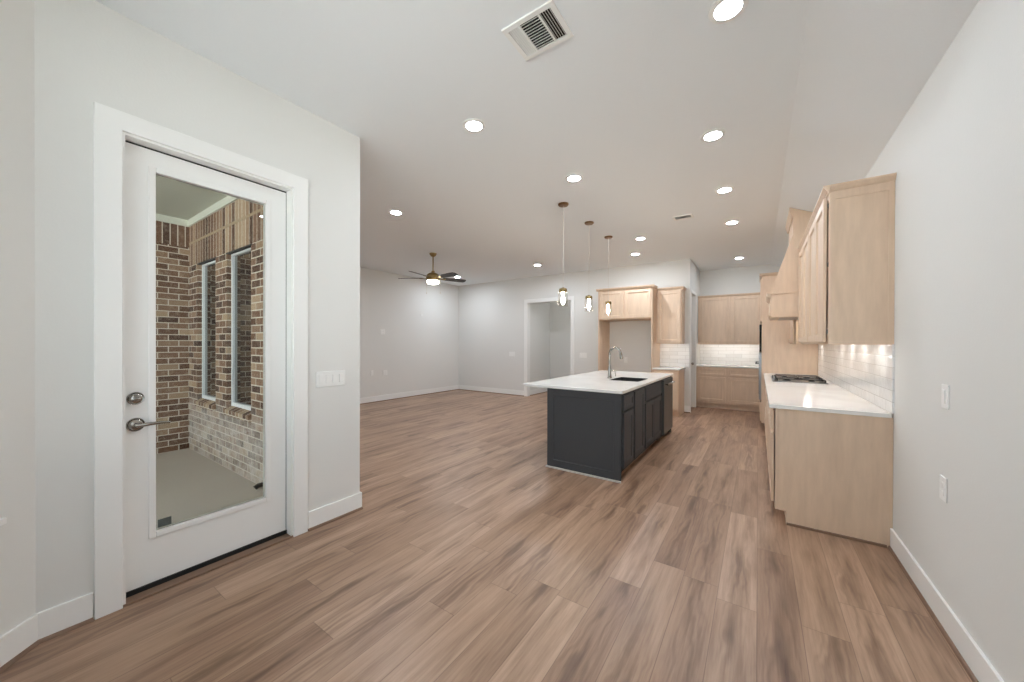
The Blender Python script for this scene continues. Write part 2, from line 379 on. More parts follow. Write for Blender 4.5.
# hall behind the opening
struct(MB().box(-5.09, -4.97, YB+.13, 9.32, 0, 3.15).build('wall_hall_left', WALL), 'side wall of the hall seen through the opening', 'wall')
struct(MB().box(-4.97, -2.0, 9.2, 9.32, 0, 3.15).build('wall_hall_end', WALL), 'end wall of the hall seen through the opening', 'wall')
struct(MB().box(-2.0, -1.88, YB+.13, 9.32, 0, 3.15).build('wall_hall_right', WALL), 'right side wall of the hall', 'wall')

# baseboards and brown shoe moulding
HB = .138
def baseboard(name, mp, u0, u1, label):
    b = struct(MB().box(u0, u1, 0, .014, .012, HB, mp).build('baseboard_'+name, TRIM, bevel=.003), label, 'baseboard')
    MB().prism([(0, 0), (.026, 0), (.022, .012), (.014, .017), (0, .017)], u0, u1, lambda d, z, u: mp(u, d, z)).build('shoe_moulding', SHOE, b)
    b.location = (0, 0, 0)
baseboard('right', NX(XR), .14, 3.462, 'white baseboard along the right wall')
baseboard('door_left', PX(XD), .13, .296, 'short white baseboard left of the patio door')
baseboard('door_right', PX(XD), 1.33, YN+.014, 'white baseboard right of the patio door')
baseboard('bay_left', BL, 0, LB, 'white baseboard of the angled bay wall')
baseboard('bay_middle', BB, 0, 1.927, 'white baseboard behind the camera')
baseboard('bay_right', BRm, 0, LB, 'white baseboard of the right bay wall')
baseboard('living', PX(XL), YN, YB, 'white baseboard on the far left living wall')
baseboard('patio', PY(YN), XL+.03, XD, 'white baseboard on the wall backing the patio')
baseboard('back_left', NY(YB), XL+.03, -5.035, 'white baseboard left of the cased opening')
baseboard('back_right', NY(YB), -3.635, -2.79, 'white baseboard between the opening and the fridge cabinet')
baseboard('pier', NY(YB), -1.222, XP+.014, 'white baseboard on the pier beside the pantry')
baseboard('hall', PX(-4.97), YB+.14, 9.19, 'white baseboard in the hall')
# cased opening
m = MB(); casing(m, NY(YB), OP[0], OP[1], 0, OP[3], .085, .016)
m.box(OP[0]-.005, OP[0]+.012, -.13, 0, 0, OP[3], NY(YB)); m.box(OP[1]-.012, OP[1]+.005, -.13, 0, 0, OP[3], NY(YB)); m.box(OP[0], OP[1], -.13, 0, OP[3]-.012, OP[3]+.005, NY(YB))
struct(m.build('trim_1', TRIM, bevel=.002), 'white casing round the wide opening to the hall', 'trim')
# pantry door
d2 = thing('door_2', 'white pantry door set back in the side wall by the far kitchen cabinets', 'door', (-1.25, 8.36, 0), kind='structure')
m = MB(); casing(m, PX(XP), PD[0], PD[1], 0, PD[3], .06, .016); m.build('door_casing', TRIM, d2, bevel=.002)
MB().box(-1.262, -1.226, PD[0]+.003, PD[1]-.003, .008, PD[3]-.004).build('door_leaf', TRIM, d2)
MB().lathe([(.026, 0), (.026, .006), (.01, .01), (.01, .035), (.026, .045), (.03, .06), (.02, .075), (0, .078)], (-1.226, 8.63, .95), 20, 'x').build('door_knob', CHROME, d2, smooth=True)

# ------------------------------------------------------------------ patio door
d1 = thing('door_1', 'white full-glass patio door on the left with lever handle', 'door', (XD, .81, 0), kind='structure')
m = MB(); casing(m, PX(XD), .397, 1.228, 0, 2.475, .097, .018); m.build('door_casing', TRIM, d1, bevel=.003)
m = MB()
for r in ((.397, .409, 0, 2.475), (1.216, 1.228, 0, 2.475), (.409, 1.216, 2.463, 2.475)): m.box(XD-.15, XD+.004, r[0], r[1], r[2], r[3])
for r in ((.409, .42, 0, 2.463), (1.205, 1.216, 0, 2.463), (.42, 1.205, 2.452, 2.463)): m.box(XD-.15, XD-.118, r[0], r[1], r[2], r[3])
m.build('door_jamb', TRIM, d1)
XS = -2.797
GY0, GY1, GZ0, GZ1 = .536, 1.083, .315, 2.332
m = MB(); wall_holes(m, PX(XS), .412, 1.2115, .037, 2.453, .045, [(GY0-.002, GY1+.002, GZ0-.002, GZ1+.002)]); slab = m.build('door_leaf', TRIM, d1)
m = MB()
mp = PX(XS)
for (a, b, c, d) in ((GY0-.03, GY0, GZ0-.03, GZ1+.03), (GY1, GY1+.03, GZ0-.03, GZ1+.03), (GY0, GY1, GZ0-.03, GZ0), (GY0, GY1, GZ1, GZ1+.03)):
    m.box(a, b, 0, .009, c, d, mp)
m.build('glazing_bead', TRIM, d1, bevel=.004)
gp = MB().box(XS-.026, XS-.020, GY0-.001, GY1+.001, GZ0-.001, GZ1+.001).build('glass_pane', DOORGLASS, d1)
st = MB().box(XS-.0199, XS-.0192, .548, .606, .325, .370).build('sticker', STICK, gp); st['label'] = 'small grey sticker on the glass'
MB().box(XS-.04, XS+.012, .411, 1.215, .010, .037).build('door_sweep', RUBBER, d1)['label'] = 'black rubber sweep under the door'
MB().box(XS-.10, XD+.012, .397, 1.228, 0, .012).build('threshold', SHOE, d1, bevel=.003)['label'] = 'brown wooden threshold'
# edge gap seal (black line round the leaf)
m = MB(); m.box(XS-.03, XS-.003, 1.2115, 1.216, .037, 2.463); m.box(XS-.03, XS-.003, .409, 1.2115, 2.453, 2.463); m.build('weatherstrip', RUBBER, d1)
# deadbolt and lever with wavy rims
def rosette(c, r):
    prof = [(r, 0), (r*1.0, .005), (r*.93, .011), (r*.8, .009), (r*.72, .013), (r*.45, .016), (0, .017)]
    return MB().lathe(prof, c, 28, 'x')
dbl = rosette((XS, .456, 1.076), .035).build('deadbolt', CHROME, d1, smooth=True); dbl['label'] = 'brushed nickel deadbolt'
MB().box(XS+.015, XS+.034, .444, .468, 1.071, 1.081).build('thumb_turn', CHROME, dbl, bevel=.003)
lvr = rosette((XS, .456, .933), .037).build('handle_rosette', CHROME, d1, smooth=True); lvr['label'] = 'brushed nickel lever handle'
MB().tube([(XS+.012, .456, .933), (XS+.045, .456, .933), (XS+.054, .480, .934), (XS+.056, .51, .936), (XS+.054, .55, .935), (XS+.052, .585, .931)], [.011, .010, .010, .009, .008, .006]).build('lever', CHROME, lvr, smooth=True)

# ------------------------------------------------------------------ patio
YX = 1.541; XW = -6.331
struct(MB().box(-7.3, -2.9, -7.2, YX+.1, -.2, -.05).build('ground_patio', CONCRETE), 'tan concrete patio slab outside the glass door', 'patio')
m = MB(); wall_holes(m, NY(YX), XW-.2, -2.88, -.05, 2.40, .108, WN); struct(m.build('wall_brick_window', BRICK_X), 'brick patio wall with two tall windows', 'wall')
m = MB(); m.box(XW-.2, -2.88, YX, YX+.108, 2.40, 2.685).box(XW-.2, -2.88, YX, YX+.108, 2.715, 2.945)
s = struct(m.build('trim_2', SOLD_X), 'two courses of upright bricks above the patio windows', 'trim')
struct(MB().box(XW-.2, -2.88, YX-.004, YX+.108, 2.685, 2.715).build('trim_3', plain('ledge_brick', (168, 148, 120), .9)), 'thin ledge course between the upright bricks', 'trim')
struct(MB().box(XW-.2, XW, -6.6, YX, -.05, 2.655).build('wall_brick_side', BRICK_Y), 'brick patio wall on the far side of the patio', 'wall')  # wall carried on out of view to help shade the patio
struct(MB().box(XW-.2, XW, -6.6, YX, 2.655, 2.945).build('trim_4', SOLD_Y), 'course of upright bricks atop the side patio wall', 'trim')
m = MB(); m.box(XW, -2.88, YX-.022, YX, 2.93, 3.02).box(XW, XW+.022, -6.6, YX-.022, 2.93, 3.02)
struct(m.build('trim_5', FRIEZE), 'pale frieze board under the patio ceiling', 'trim')
struct(MB().box(XW-.2, -2.9, -6.8, YX+.05, 3.015, 3.07).build('ceiling_patio', SOFFIT), 'pale patio ceiling', 'ceiling')  # roof extended out of view to deepen the patio shade
struct(MB().box(-40, 40, -40, 40, -.4, -.25).build('ground', BOUNCE_GROUND), 'gravel ground outside, made pale to bounce daylight indoors', 'ground')
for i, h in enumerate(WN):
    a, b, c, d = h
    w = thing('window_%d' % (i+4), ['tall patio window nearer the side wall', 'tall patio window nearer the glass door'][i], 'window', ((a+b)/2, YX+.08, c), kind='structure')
    m = MB(); mp = NY(YX)
    for r in ((a, a+.03, c, d), (b-.03, b, c, d), (a+.03, b-.03, c, c+.06), (a+.03, b-.03, d-.03, d)): m.box(r[0], r[1], -.095, -.04, r[2], r[3], mp)
    m.build('window_frame', VINYL, w)
    MB().box(a+.025, b-.025, -.07, -.064, c+.05, d-.025, mp).build('window_pane', PATIOGLASS, w)
    MB().box(a-.03, b+.03, -.035, .002, d-.016, d, mp).build('head_shadow_strip', BLACK, w)  # dark strip painted in for the shade under the window head
    MB().prism([(-.04, c+.018), (.03, c-.012), (.03, c-.075), (-.04, c-.075)], a-.02, b+.02, lambda q, z, u: mp(u, q, z)).build('brick_sill', SOLD_X, w)
o = MB().tube([(-4.02, YX, -.015), (-4.02, YX-.05, -.015), (-4.02, YX-.075, -.03)], .022).build('drain_spout', RUBBER, origin=(-4.02, YX, -.05), smooth=True)
tag(o, 'small black drain spout low on the brick patio wall by the door', 'drain')

# ------------------------------------------------------------------ wall plates
def plate(name, mp, u, z, gangs, label, cat, rocker=True, w0=.072, h=.118, group=None):
    w = w0+(gangs-1)*.053
    t = thing(name, label, cat, mp(u, 0, z-h/2), group)
    MB().box(u-w/2, u+w/2, 0, .007, z-h/2, z+h/2, mp).build('plate', PLASTIC, t, bevel=.003)
    for g in range(gangs):
        c = u-(gangs-1)*.0265+g*.053
        if rocker: MB().box(c-.0165, c+.0165, .005, .0115, z-.033, z+.033, mp).build('rocker', PLASTIC, t, bevel=.002)
        else:
            for dz in (-.02, .02): MB().box(c-.016, c+.016, .005, .010, z+dz-.014, z+dz+.014, mp).build('socket', PLASTIC, t, bevel=.004)
    return t
plate('light_switch', PX(XD), 1.504, 1.105, 4, 'wide four-gang white switch plate right of the patio door', 'light switch')
plate('light_switch', NX(XR), 2.64, 1.129, 1, 'single white switch plate on the right wall above the outlet', 'light switch')
plate('wall_outlet', NX(XR), 2.655, .675, 1, 'white outlet plate on the right wall below the switch', 'outlet', False)
plate('wall_outlet', PX(XL), 5.304, 1.638, 2, 'upper white double outlet plate high on the far left living wall', 'outlet', False)
plate('wall_outlet', PX(XL), 5.02, .682, 1, 'small single outlet plate low on the far left living wall', 'outlet', False)
plate('wall_outlet', PX(XL), 5.376, .665, 2, 'lower double outlet plate low on the far left living wall', 'outlet', False)
plate('cover_plate', PX(XL), 6.50, 2.12, 1, 'tiny blank plate high on the far left living wall near the corner', 'cover plate', True, .06, .06)
plate('light_switch', NY(YB), -5.43, 1.09, 3, 'white switch plate on the back wall left of the wide opening', 'light switch')
plate('light_switch', NY(YB), -3.40, 1.10, 3, 'white switch plate between the wide opening and the fridge cabinet', 'light switch')
plate('wall_outlet', NY(YB), -2.40, 1.02, 1, 'white outlet plate inside the empty fridge recess', 'outlet', False)

# ------------------------------------------------------------------ right kitchen run
XF = .112
def base_unit(y0, y1, label, layout):
    t = thing('base_cabinet', label, 'cabinet', ((XF+XR)/2, (y0+y1)/2, 0), 'light wood base cabinets along the right wall')
    MB().prism([(.131, .10), (.182, .10), (.182, 0), (XR-.001, 0), (XR-.001, .8835), (.131, .8835)], y0, y1, lambda x, z, y: (x, y, z)).build('carcass', WOOD, t)
    MB().box(XF, .131, y0, y1, .10, .8835).build('face_frame', WOOD, t, bevel=.002)
    g = .032
    if layout == 'drawers':
        for z0, z1 in ((.12, .40), (.43, .68), (.705, .862)): MB().shaker(NX(XF-.007), y0+g, y1-g, z0, z1, .018, .045, .008).build('drawer', WOOD, t)
    else:
        n = 2 if y1-y0 > .6 else 1
        w = (y1-y0-2*g)/n
        if layout == 'door_drawer':
            for k in range(n): MB().shaker(NX(XF-.007), y0+g+k*w+.003, y0+g+(k+1)*w-.003, .705, .862, .018, .045, .008).build('drawer', WOOD, t)
        for k in range(n): MB().shaker(NX(XF-.007), y0+g+k*w+.003, y0+g+(k+1)*w-.003, .145, .68, .018).build('cabinet_door', WOOD, t)
    return t
YR = 3.467
u = base_unit(YR, 4.40, 'light wood base cabinet nearest the camera with bare end panel, right wall', 'door_drawer')
MB().box(.136, XR-.001, YR-.005, YR, .10, .8835).build('end_panel', WOOD, u)
MB().box(.186, XR-.016, YR-.005, YR, 0, .10).build('end_panel', WOOD, u)
MB().box(.184, XR-.03, YR-.018, YR-.005, 0, .016).build('shoe_moulding', SHOE, u)['label'] = 'brown shoe moulding under the end panel'
base_unit(4.40, 5.45, 'second light wood base cabinet from the camera along the right wall', 'door_drawer')
base_unit(5.45, 6.40, 'light wood base cabinet directly under the gas cooktop', 'drawers')
base_unit(6.40, 7.095, 'light wood base cabinet between the cooktop and the tall oven cabinet', 'door_drawer')
o = MB().box(.072, XR-.012, YR-.022, 7.095, .884, .914).build('countertop', QUARTZ, origin=(.4, 5.2, .884), bevel=.004)
tag(o, 'white quartz countertop along the right wall holding the cooktop', 'countertop')
o = MB().box(XR-.011, XR-.001, YR-.02, 7.095, .9145, 1.384).build('tile_backsplash', TILE_Y, origin=(0, 0, 0))
tag(o, 'glossy white tile backsplash on the right wall behind the cooktop', 'backsplash')
# cooktop
ct = thing('gas_cooktop', 'stainless gas cooktop with black grates in the right counter', 'cooktop', (.42, 5.97, .914))
CY0, CY1 = 5.56, 6.38
MB().box(.15, .68, CY0, CY1, .914, .924).build('cooktop_plate', STEEL, ct, bevel=.004)
for k in range(3):
    y0 = CY0+.02+k*(CY1-CY0-.04)/3; y1 = y0+(CY1-CY0-.04)/3-.008
    m = MB()
    for x in (.20, .655): m.box(x-.005, x+.005, y0, y1, .946, .957)
    for y in (y0+.007, y1-.007): m.box(.20, .655, y-.005, y+.005, .946, .957)
    for x in (.427,): m.box(x-.004, x+.004, y0, y1, .948, .958)
    for x in (.20, .655):
        for y in (y0+.01, y1-.01): m.box(x-.008, x+.008, y-.008, y+.008, .923, .945)
    m.build('grate', IRON, ct)
for bx, by, br in ((.30, 5.70, .040), (.54, 5.70, .032), (.427, 5.97, .045), (.30, 6.24, .032), (.54, 6.24, .040)):
    MB().lathe([(br, 0), (br, .008), (br*.75, .010), (br*.75, .018), (br*.6, .022), (0, .022)], (bx, by, .923), 20).build('burner', IRON, ct, smooth=True)
for k in range(5):
    MB().lathe([(.018, 0), (.018, .004), (.014, .006), (.013, .024), (0, .025)], (.172, CY0+.16+k*.125, .923), 16).build('knob', STEEL, ct, smooth=True)

# upper cabinets of the right wall
def crown(m, mp_prof, a0, a1): m.prism([(0, 0), (.007, 0), (.009, .010), (.016, .014), (.030, .036), (.034, .038), (.034, .052), (0, .052)], a0, a1, mp_prof)
XU = .42; ZU0, ZU1 = 1.381, 2.49
def upper_unit(y0, y1, label, n, end=False, z0=ZU0):
    t = thing('wall_cabinet', label, 'cabinet', ((XU+XR)/2, (y0+y1)/2, z0), 'light wood wall cabinets along the right wall')
    m = MB(); m.box(XU+.018, XR, y0, y1, z0+.03, ZU1).box(XU+.018, XR-.013, y0, y0+.016, z0, z0+.03).box(XU+.018, XR-.013, y1-.016, y1, z0, z0+.03); m.build('carcass', WOOD, t)
    MB().box(XU, XU+.018, y0, y1, z0, ZU1).build('face_frame', WOOD, t, bevel=.002)
    g = .02; w = (y1-y0-2*g)/n
    for k in range(n): MB().shaker(NX(XU-.009), y0+g+k*w+.003, y0+g+(k+1)*w-.003, z0+.02, ZU1-.035, .019, .058, .013).build('cabinet_door', WOOD, t)
    m = MB(); crown(m, lambda d, z, a: (XU-d, a, ZU1-.012+z), y0-(.034 if end else 0), y1)
    if end: crown(m, lambda d, z, a: (a, y0-d, ZU1-.012+z), XU, XR)
    m.build('crown_moulding', WOOD, t)
    for k in range(n):
        MB().lathe([(.032, .0295), (.032, .018), (0, .017)], (XU+.17, y0+(k+.5)*(y1-y0)/n, z0), 16).build('puck_light', PUCK, t)['label'] = 'lit under-cabinet puck light'
    return t
HY0, HY1 = 5.47, 6.24
u = upper_unit(YR, 4.46, 'light wood wall cabinet nearest the camera with broad end panel', 2, True)
m = MB(); m.box(XU+.002, XR-.001, YR-.007, YR, ZU0, ZU0+.05).box(XU+.002, XR-.001, YR-.007, YR, ZU1-.06, ZU1).box(XU+.002, XU+.035, YR-.007, YR, ZU0+.05, ZU1-.06).box(XR-.03, XR-.001, YR-.007, YR, ZU0+.05, ZU1-.06)
m.build('end_panel', WOOD, u)
for z in (1.46, 1.95, 2.38): MB().box(XU-.008, XU+.003, YR+.006, YR+.016, z, z+.03).build('hinge', CHROME, u)['label'] = 'small nickel hinge'
upper_unit(4.46, HY0-.004, 'light wood wall cabinet between the nearest one and the range hood', 2)
upper_unit(HY1+.02, 7.095, 'narrow light wood wall cabinet between the hood and the tall oven cabinet', 1)

# range hood
hd = thing('range_hood', 'light wood range hood with sloped canopy above the cooktop', 'range hood', (.42, 5.93, 1.70))
XH = .118
MB().box(XH, XR, HY0, HY1, 1.775, 2.0).build('mantle_box', WOOD, hd)
MB().prism([(XH+.006, 2.03), (.338, 2.70), (.338, 3.012), (XR, 2.822), (XR, 2.03)], HY0+.004, HY1-.004, lambda x, z, y: (x, y, z)).build('sloped_canopy', WOOD, hd)
m = MB(); m.prism([(XH-.004, 1.945), (XH-.02, 1.965), (XH-.034, 2.005), (XH-.034, 2.03), (XH-.004, 2.03)], HY0-.012, HY1+.012, lambda x, z, y: (x, y, z))
m.box(XH-.004, XR, HY0-.012, HY1+.012, 2.0, 2.03); m.build('ledge_moulding', WOOD, hd)
m = MB(); m.prism([(XH+.0, 1.775), (XH-.006, 1.765), (XH-.006, 1.75), (XH+.012, 1.735), (XH+.012, 1.712), (XR, 1.712), (XR, 1.775)], HY0-.006, HY1+.006, lambda x, z, y: (x, y, z)); m.build('bottom_moulding', WOOD, hd)
m = MB(); m.prism([(.338, 2.905), (.326, 2.905), (.322, 2.92), (.306, 2.965), (.303, 2.97), (.303, 3.024), (.338, 3.010)], HY0-.012, HY1+.012, lambda x, z, y: (x, y, z)); m.build('crown_moulding', WOOD, hd)
for y in (5.75, 6.12): MB().lathe([(.035, 0), (.035, .006), (0, .006)], (.54, y, 1.705), 16).build('hood_lamp', WARMBAR, hd)['label'] = 'warm lit hood lamp'
MB().box(.22, .62, 5.62, 6.26, 1.7105, 1.713).build('filter', STEEL, hd)

# tall oven cabinet with microwave and oven
XT = .045; TY0, TY1 = 7.10, 7.94
t = thing('tall_oven_cabinet', 'tall light wood cabinet at the far end of the right run holding the ovens', 'cabinet', (.39, 7.52, 0))
MB().prism([(XT, .10), (XT+.07, .10), (XT+.07, 0), (XR-.002, 0), (XR-.002, 2.48), (XT, 2.48)], TY0, TY1, lambda x, z, y: (x, y, z)).build('carcass', WOOD, t)
m = MB(); crown(m, lambda d, z, a: (XT-d, a, 2.468+z), TY0-.034, TY1); crown(m, lambda d, z, a: (a, TY0-d, 2.468+z), XT, XU-.04); m.build('crown_moulding', WOOD, t)
for k in range(2): MB().shaker(NX(XT), TY0+.03+k*.39, TY0+.415+k*.39, 1.75, 2.44, .02).build('cabinet_door', WOOD, t)
MB().shaker(NX(XT), TY0+.03, TY1-.03, .13, .43, .02).build('drawer', WOOD, t)
o = thing('microwave_oven', 'black built-in microwave in the tall cabinet seen edge-on', 'microwave', (XT, 7.52, 1.25))
MB().box(XT-.03, XT-.001, TY0+.03, TY1-.03, 1.25, 1.70).build('front_panel', BLACKG, o, bevel=.003)
MB().box(XT-.034, XT-.03, TY0+.03, TY1-.03, 1.62, 1.69).build('control_strip', STEEL, o)
o = thing('wall_oven', 'stainless wall oven under the microwave seen edge-on', 'oven', (XT, 7.52, .47))
MB().box(XT-.035, XT-.001, TY0+.03, TY1-.03, .47, 1.235).build('oven_door', STEEL, o, bevel=.003)
MB().box(XT-.038, XT-.035, TY0+.12, TY1-.12, .55, .95).build('oven_window', BLACKG, o)
m = MB(); m.tube([(XT-.075, TY0+.10, 1.06), (XT-.075, TY1-.10, 1.06)], .011)
for y in (TY0+.14, TY1-.14): m.tube([(XT-.034, y, 1.06), (XT-.075, y, 1.06)], .008)
m.build('oven_handle', BLACK, o, smooth=True)

# ------------------------------------------------------------------ far kitchen wall
FX0, FX1 = XP+.004, .30; FY = 8.80
t = thing('base_cabinet', 'light wood base cabinet with two drawers on the far kitchen wall', 'cabinet', ((FX0+FX1)/2, 9.1, 0))
MB().prism([(FY+.02, .10), (FY+.075, .10), (FY+.075, 0), (YK, 0), (YK, .8835), (FY+.02, .8835)], FX0, FX1, lambda y, z, x: (x, y, z)).build('carcass', WOOD, t)
MB().box(FX0, FX1, FY, FY+.02, .10, .8835).build('face_frame', WOOD, t, bevel=.002)
MB().box(FX0, FX1, FY+.062, FY+.0745, 0, .10).build('toe_kick', WOOD, t)
for a, b in ((FX0+.035, -.56), (-.52, .055)):
    MB().shaker(NY(FY), a, b, .70, .855, .021, .04, .006).build('drawer', WOOD, t)
    MB().shaker(NY(FY), a, b, .145, .672, .021).build('cabinet_door', WOOD, t)
o = MB().box(FX0, FX1, FY-.028, YK-.012, .884, .914).build('countertop', QUARTZ, origin=(-.4, 9.1, .876), bevel=.004)
tag(o, 'white quartz countertop on the far kitchen wall', 'countertop')
o = MB().box(FX0, FX1, YK-.011, YK-.001, .9145, 1.369).build('tile_backsplash', TILE_X, origin=(0, 0, 0)); tag(o, 'white tile backsplash on the far kitchen wall', 'backsplash')
FU = 9.08
t = thing('wall_cabinet', 'two-door light wood wall cabinet on the far kitchen wall', 'cabinet', ((FX0+FX1)/2, 9.25, 1.37))
MB().box(FX0, FX1, FU+.018, YK, 1.40, 2.43).build('carcass', WOOD, t)
MB().box(FX0, FX1, FU, FU+.018, 1.37, 2.43).build('face_frame', WOOD, t, bevel=.002)
for a, b in ((FX0+.035, -.515), (-.485, .055)): MB().shaker(NY(FU), a, b, 1.385, 2.40, .021).build('cabinet_door', WOOD, t)
m = MB(); crown(m, lambda d, z, a: (a, FU-d, 2.40+z), FX0, FX1); m.build('crown_moulding', WOOD, t)
MB().box(FX0+.1, FX1-.1, FU+.09, FU+.12, 1.386, 1.399).build('light_bar', BAR, t)['label'] = 'lit under-cabinet light bar'

# ------------------------------------------------------------------ fridge wall
PF = 7.27
t = thing('fridge_surround', 'light wood fridge surround with two doors over an empty recess', 'cabinet', (-2.23, 7.6, 0))
MB().box(-2.785, -2.765, PF, YB-.002, 0, 2.50).build('side_panel', WOOD, t, bevel=.002)
MB().box(-1.712, -1.692, PF, YB-.002, 0, 2.50).build('side_panel', WOOD, t, bevel=.002)
MB().box(-2.765, -1.712, PF+.015, YB-.002, 1.875, 2.50).build('carcass', WOOD, t)
MB().shaker(NY(PF+.015), -2.752, -2.252, 1.895, 2.455, .02).build('cabinet_door', WOOD, t)
MB().shaker(NY(PF+.015), -2.228, -1.724, 1.895, 2.455, .02).build('cabinet_door', WOOD, t)
m = MB(); crown(m, lambda d, z, a: (a, PF-d, 2.47+z), -2.82, -1.658); crown(m, lambda d, z, a: (-1.692+d, a, 2.47+z), PF, YB-.372); crown(m, lambda d, z, a: (-2.785-d, a, 2.47+z), PF, YB-.002); m.build('crown_moulding', WOOD, t)
CU0, CU1 = -1.690, -1.225; UF = 7.60
t = thing('wall_cabinet', 'single-door light wood wall cabinet right of the fridge recess', 'cabinet', ((CU0+CU1)/2, 7.76, 1.381))
MB().box(CU0, CU1, UF+.018, YB, 1.411, 2.46).box(CU1-.016, CU1, UF+.018, YB-.013, 1.381, 1.411).build('carcass', WOOD, t)
MB().box(CU0, CU1, UF, UF+.018, 1.381, 2.46).build('face_frame', WOOD, t, bevel=.002)
MB().shaker(NY(UF), CU0+.03, CU1-.02, 1.40, 2.42, .021).build('cabinet_door', WOOD, t)
m = MB(); crown(m, lambda d, z, a: (a, UF-d, 2.44+z), CU0, CU1+.034); crown(m, lambda d, z, a: (CU1+d, a, 2.44+z), UF, YB); m.build('crown_moulding', WOOD, t)
MB().box(CU0+.06, CU1-.06, UF+.09, UF+.12, 1.397, 1.410).build('light_bar', BAR, t)['label'] = 'lit under-cabinet light bar'
t = thing('base_cabinet', 'narrow light wood base cabinet right of the fridge recess', 'cabinet', ((CU0+CU1)/2, 7.6, 0))
MB().prism([(PF+.045, .10), (PF+.10, .10), (PF+.10, 0), (YB, 0), (YB, .8835), (PF+.045, .8835)], CU0, CU1, lambda y, z, x: (x, y, z)).build('carcass', WOOD, t)
MB().box(CU0, CU1, PF+.025, PF+.045, .10, .8835).build('face_frame', WOOD, t, bevel=.002)
MB().shaker(NY(PF+.025), CU0+.03, CU1-.03, .70, .855, .021, .04, .006).build('drawer', WOOD, t)
MB().shaker(NY(PF+.025), CU0+.03, CU1-.03, .14, .675, .021).build('cabinet_door', WOOD, t)
o = MB().box(CU0, CU1+.022, PF-.002, YB-.012, .884, .914).build('countertop', QUARTZ, origin=(-1.45, 7.6, .876), bevel=.004); tag(o, 'short white quartz countertop right of the fridge recess', 'countertop')
o = MB().box(CU0, XP, YB-.011, YB-.001, .9145, 1.381).build('tile_backsplash', TILE_X, origin=(0, 0, 0)); tag(o, 'small white tile backsplash right of the fridge recess', 'backsplash')

# ------------------------------------------------------------------ island
IX0, IX1 = -1.948, -1.118; IY0, IY1 = 3.546, 6.055
t = thing('kitchen_island', 'charcoal grey kitchen island with panelled end and shaker doors', 'kitchen island', ((IX0+IX1)/2, 4.8, 0))
DW0, DW1 = 5.385, 6.0
MB().prism([(IX0, 0), (IX1-.09, 0), (IX1-.09, .10), (IX1-.022, .10), (IX1-.022, .8835), (IX0, .8835)], IY0+.02, 4.48, lambda x, z, y: (x, y, z)).prism([(IX0, 0), (IX1-.09, 0), (IX1-.09, .10), (IX1-.022, .10), (IX1-.022, .62), (IX0, .62)], 4.4805, 5.0795, lambda x, z, y: (x, y, z)).prism([(IX0, 0), (IX1-.09, 0), (IX1-.09, .10), (IX1-.022, .10), (IX1-.022, .8835), (IX0, .8835)], 5.08, DW0-.01, lambda x, z, y: (x, y, z)).box(IX0, -1.64, 4.4805, 5.0795, .62, .8835).build('carcass', GREY, t)
MB().box(IX0, IX1-.64, DW0-.01, IY1, 0, .8835).build('back_carcass', GREY, t)
m = MB(); ins = .075; V = lambda x, d, z: (x, IY0+.02-d, z)
m.shaker(V, IX0, IX1, 0.018, .8835, .02, .075, .007); m.build('end_panel', GREY, t)
MB().box(IX1-.64, IX1, DW1+.012, IY1, 0, .8835).build('far_panel', GREY, t)
m = MB(); m.box(IX1-.022, IX1-.001, IY0+.02, DW0-.006, .10, .135).box(IX1-.022, IX1-.001, IY0+.02, DW0-.006, .855, .8835)
for y in (IY0+.0385, 3.94, 4.395, 5.32): m.box(IX1-.022, IX1-.001, y-.0185, y+.0185, .135, .855)
m.box(IX1-.022, IX1-.001, 3.565, 3.94, .675, .70).box(IX1-.022, IX1-.001, 4.395, 5.32, .665, .69)
m.build('face_frame', BLACK, t)
F = PX(IX1)
MB().shaker(F, 3.585, 3.915, .712, .862, .02, .04, .007).build('drawer', GREY, t)
MB().shaker(F, 3.585, 3.915, .135, .686, .02).build('cabinet_door', GREY, t)
MB().shaker(F, 3.968, 4.368, .135, .862, .02).build('cabinet_door', GREY, t)
MB().shaker(F, 4.425, 5.262, .70, .862, .02, .045, .002).build('false_drawer_front', GREY, t)
MB().shaker(F, 4.425, 4.840, .135, .668, .02).build('cabinet_door', GREY, t)
MB().shaker(F, 4.846, 5.262, .135, .668, .02).build('cabinet_door', GREY, t)
MB().box(IX1-.10, IX1-.089, IY0+.02, DW0-.01, 0, .10).build('toe_kick', KICK, t)
m = MB(); m.box(IX0-.012, IX1+.004, IY0-.014, IY0, 0, .018).box(IX0-.012, IX0, IY0, IY1, 0, .018); m.build('shoe_moulding', plain('grey_shoe', (196, 193, 188), .5), t, bevel=.003)['label'] = 'pale shoe moulding at the floor'
MB().box(IX1-.088, IX1-.072, IY0+.01, DW0-.01, 0, .016).build('toe_shoe', SHOE, t)
# dishwasher
d = thing('dishwasher', 'stainless dishwasher at the far end of the grey island', 'dishwasher', (IX1-.3, 5.69, 0))
MB().box(IX1-.60, IX1-.004, DW0, DW1, .10, .868).build('tub', BLACK, d)
MB().box(IX1-.004, IX1+.028, DW0+.003, DW1-.003, .09, .865).build('dishwasher_door', DWSTEEL, d, bevel=.004)
MB().box(IX1-.55, IX1-.06, DW0+.005, DW1-.005, .0, .10).build('toe_kick', BLACK, d)
m = MB(); m.tube([(IX1+.062, DW0+.06, .80), (IX1+.062, DW1-.06, .80)], .011)
for y in (DW0+.09, DW1-.09): m.tube([(IX1+.026, y, .80), (IX1+.062, y, .80)], .008)
m.build('dishwasher_handle', CHROME, d, smooth=True)
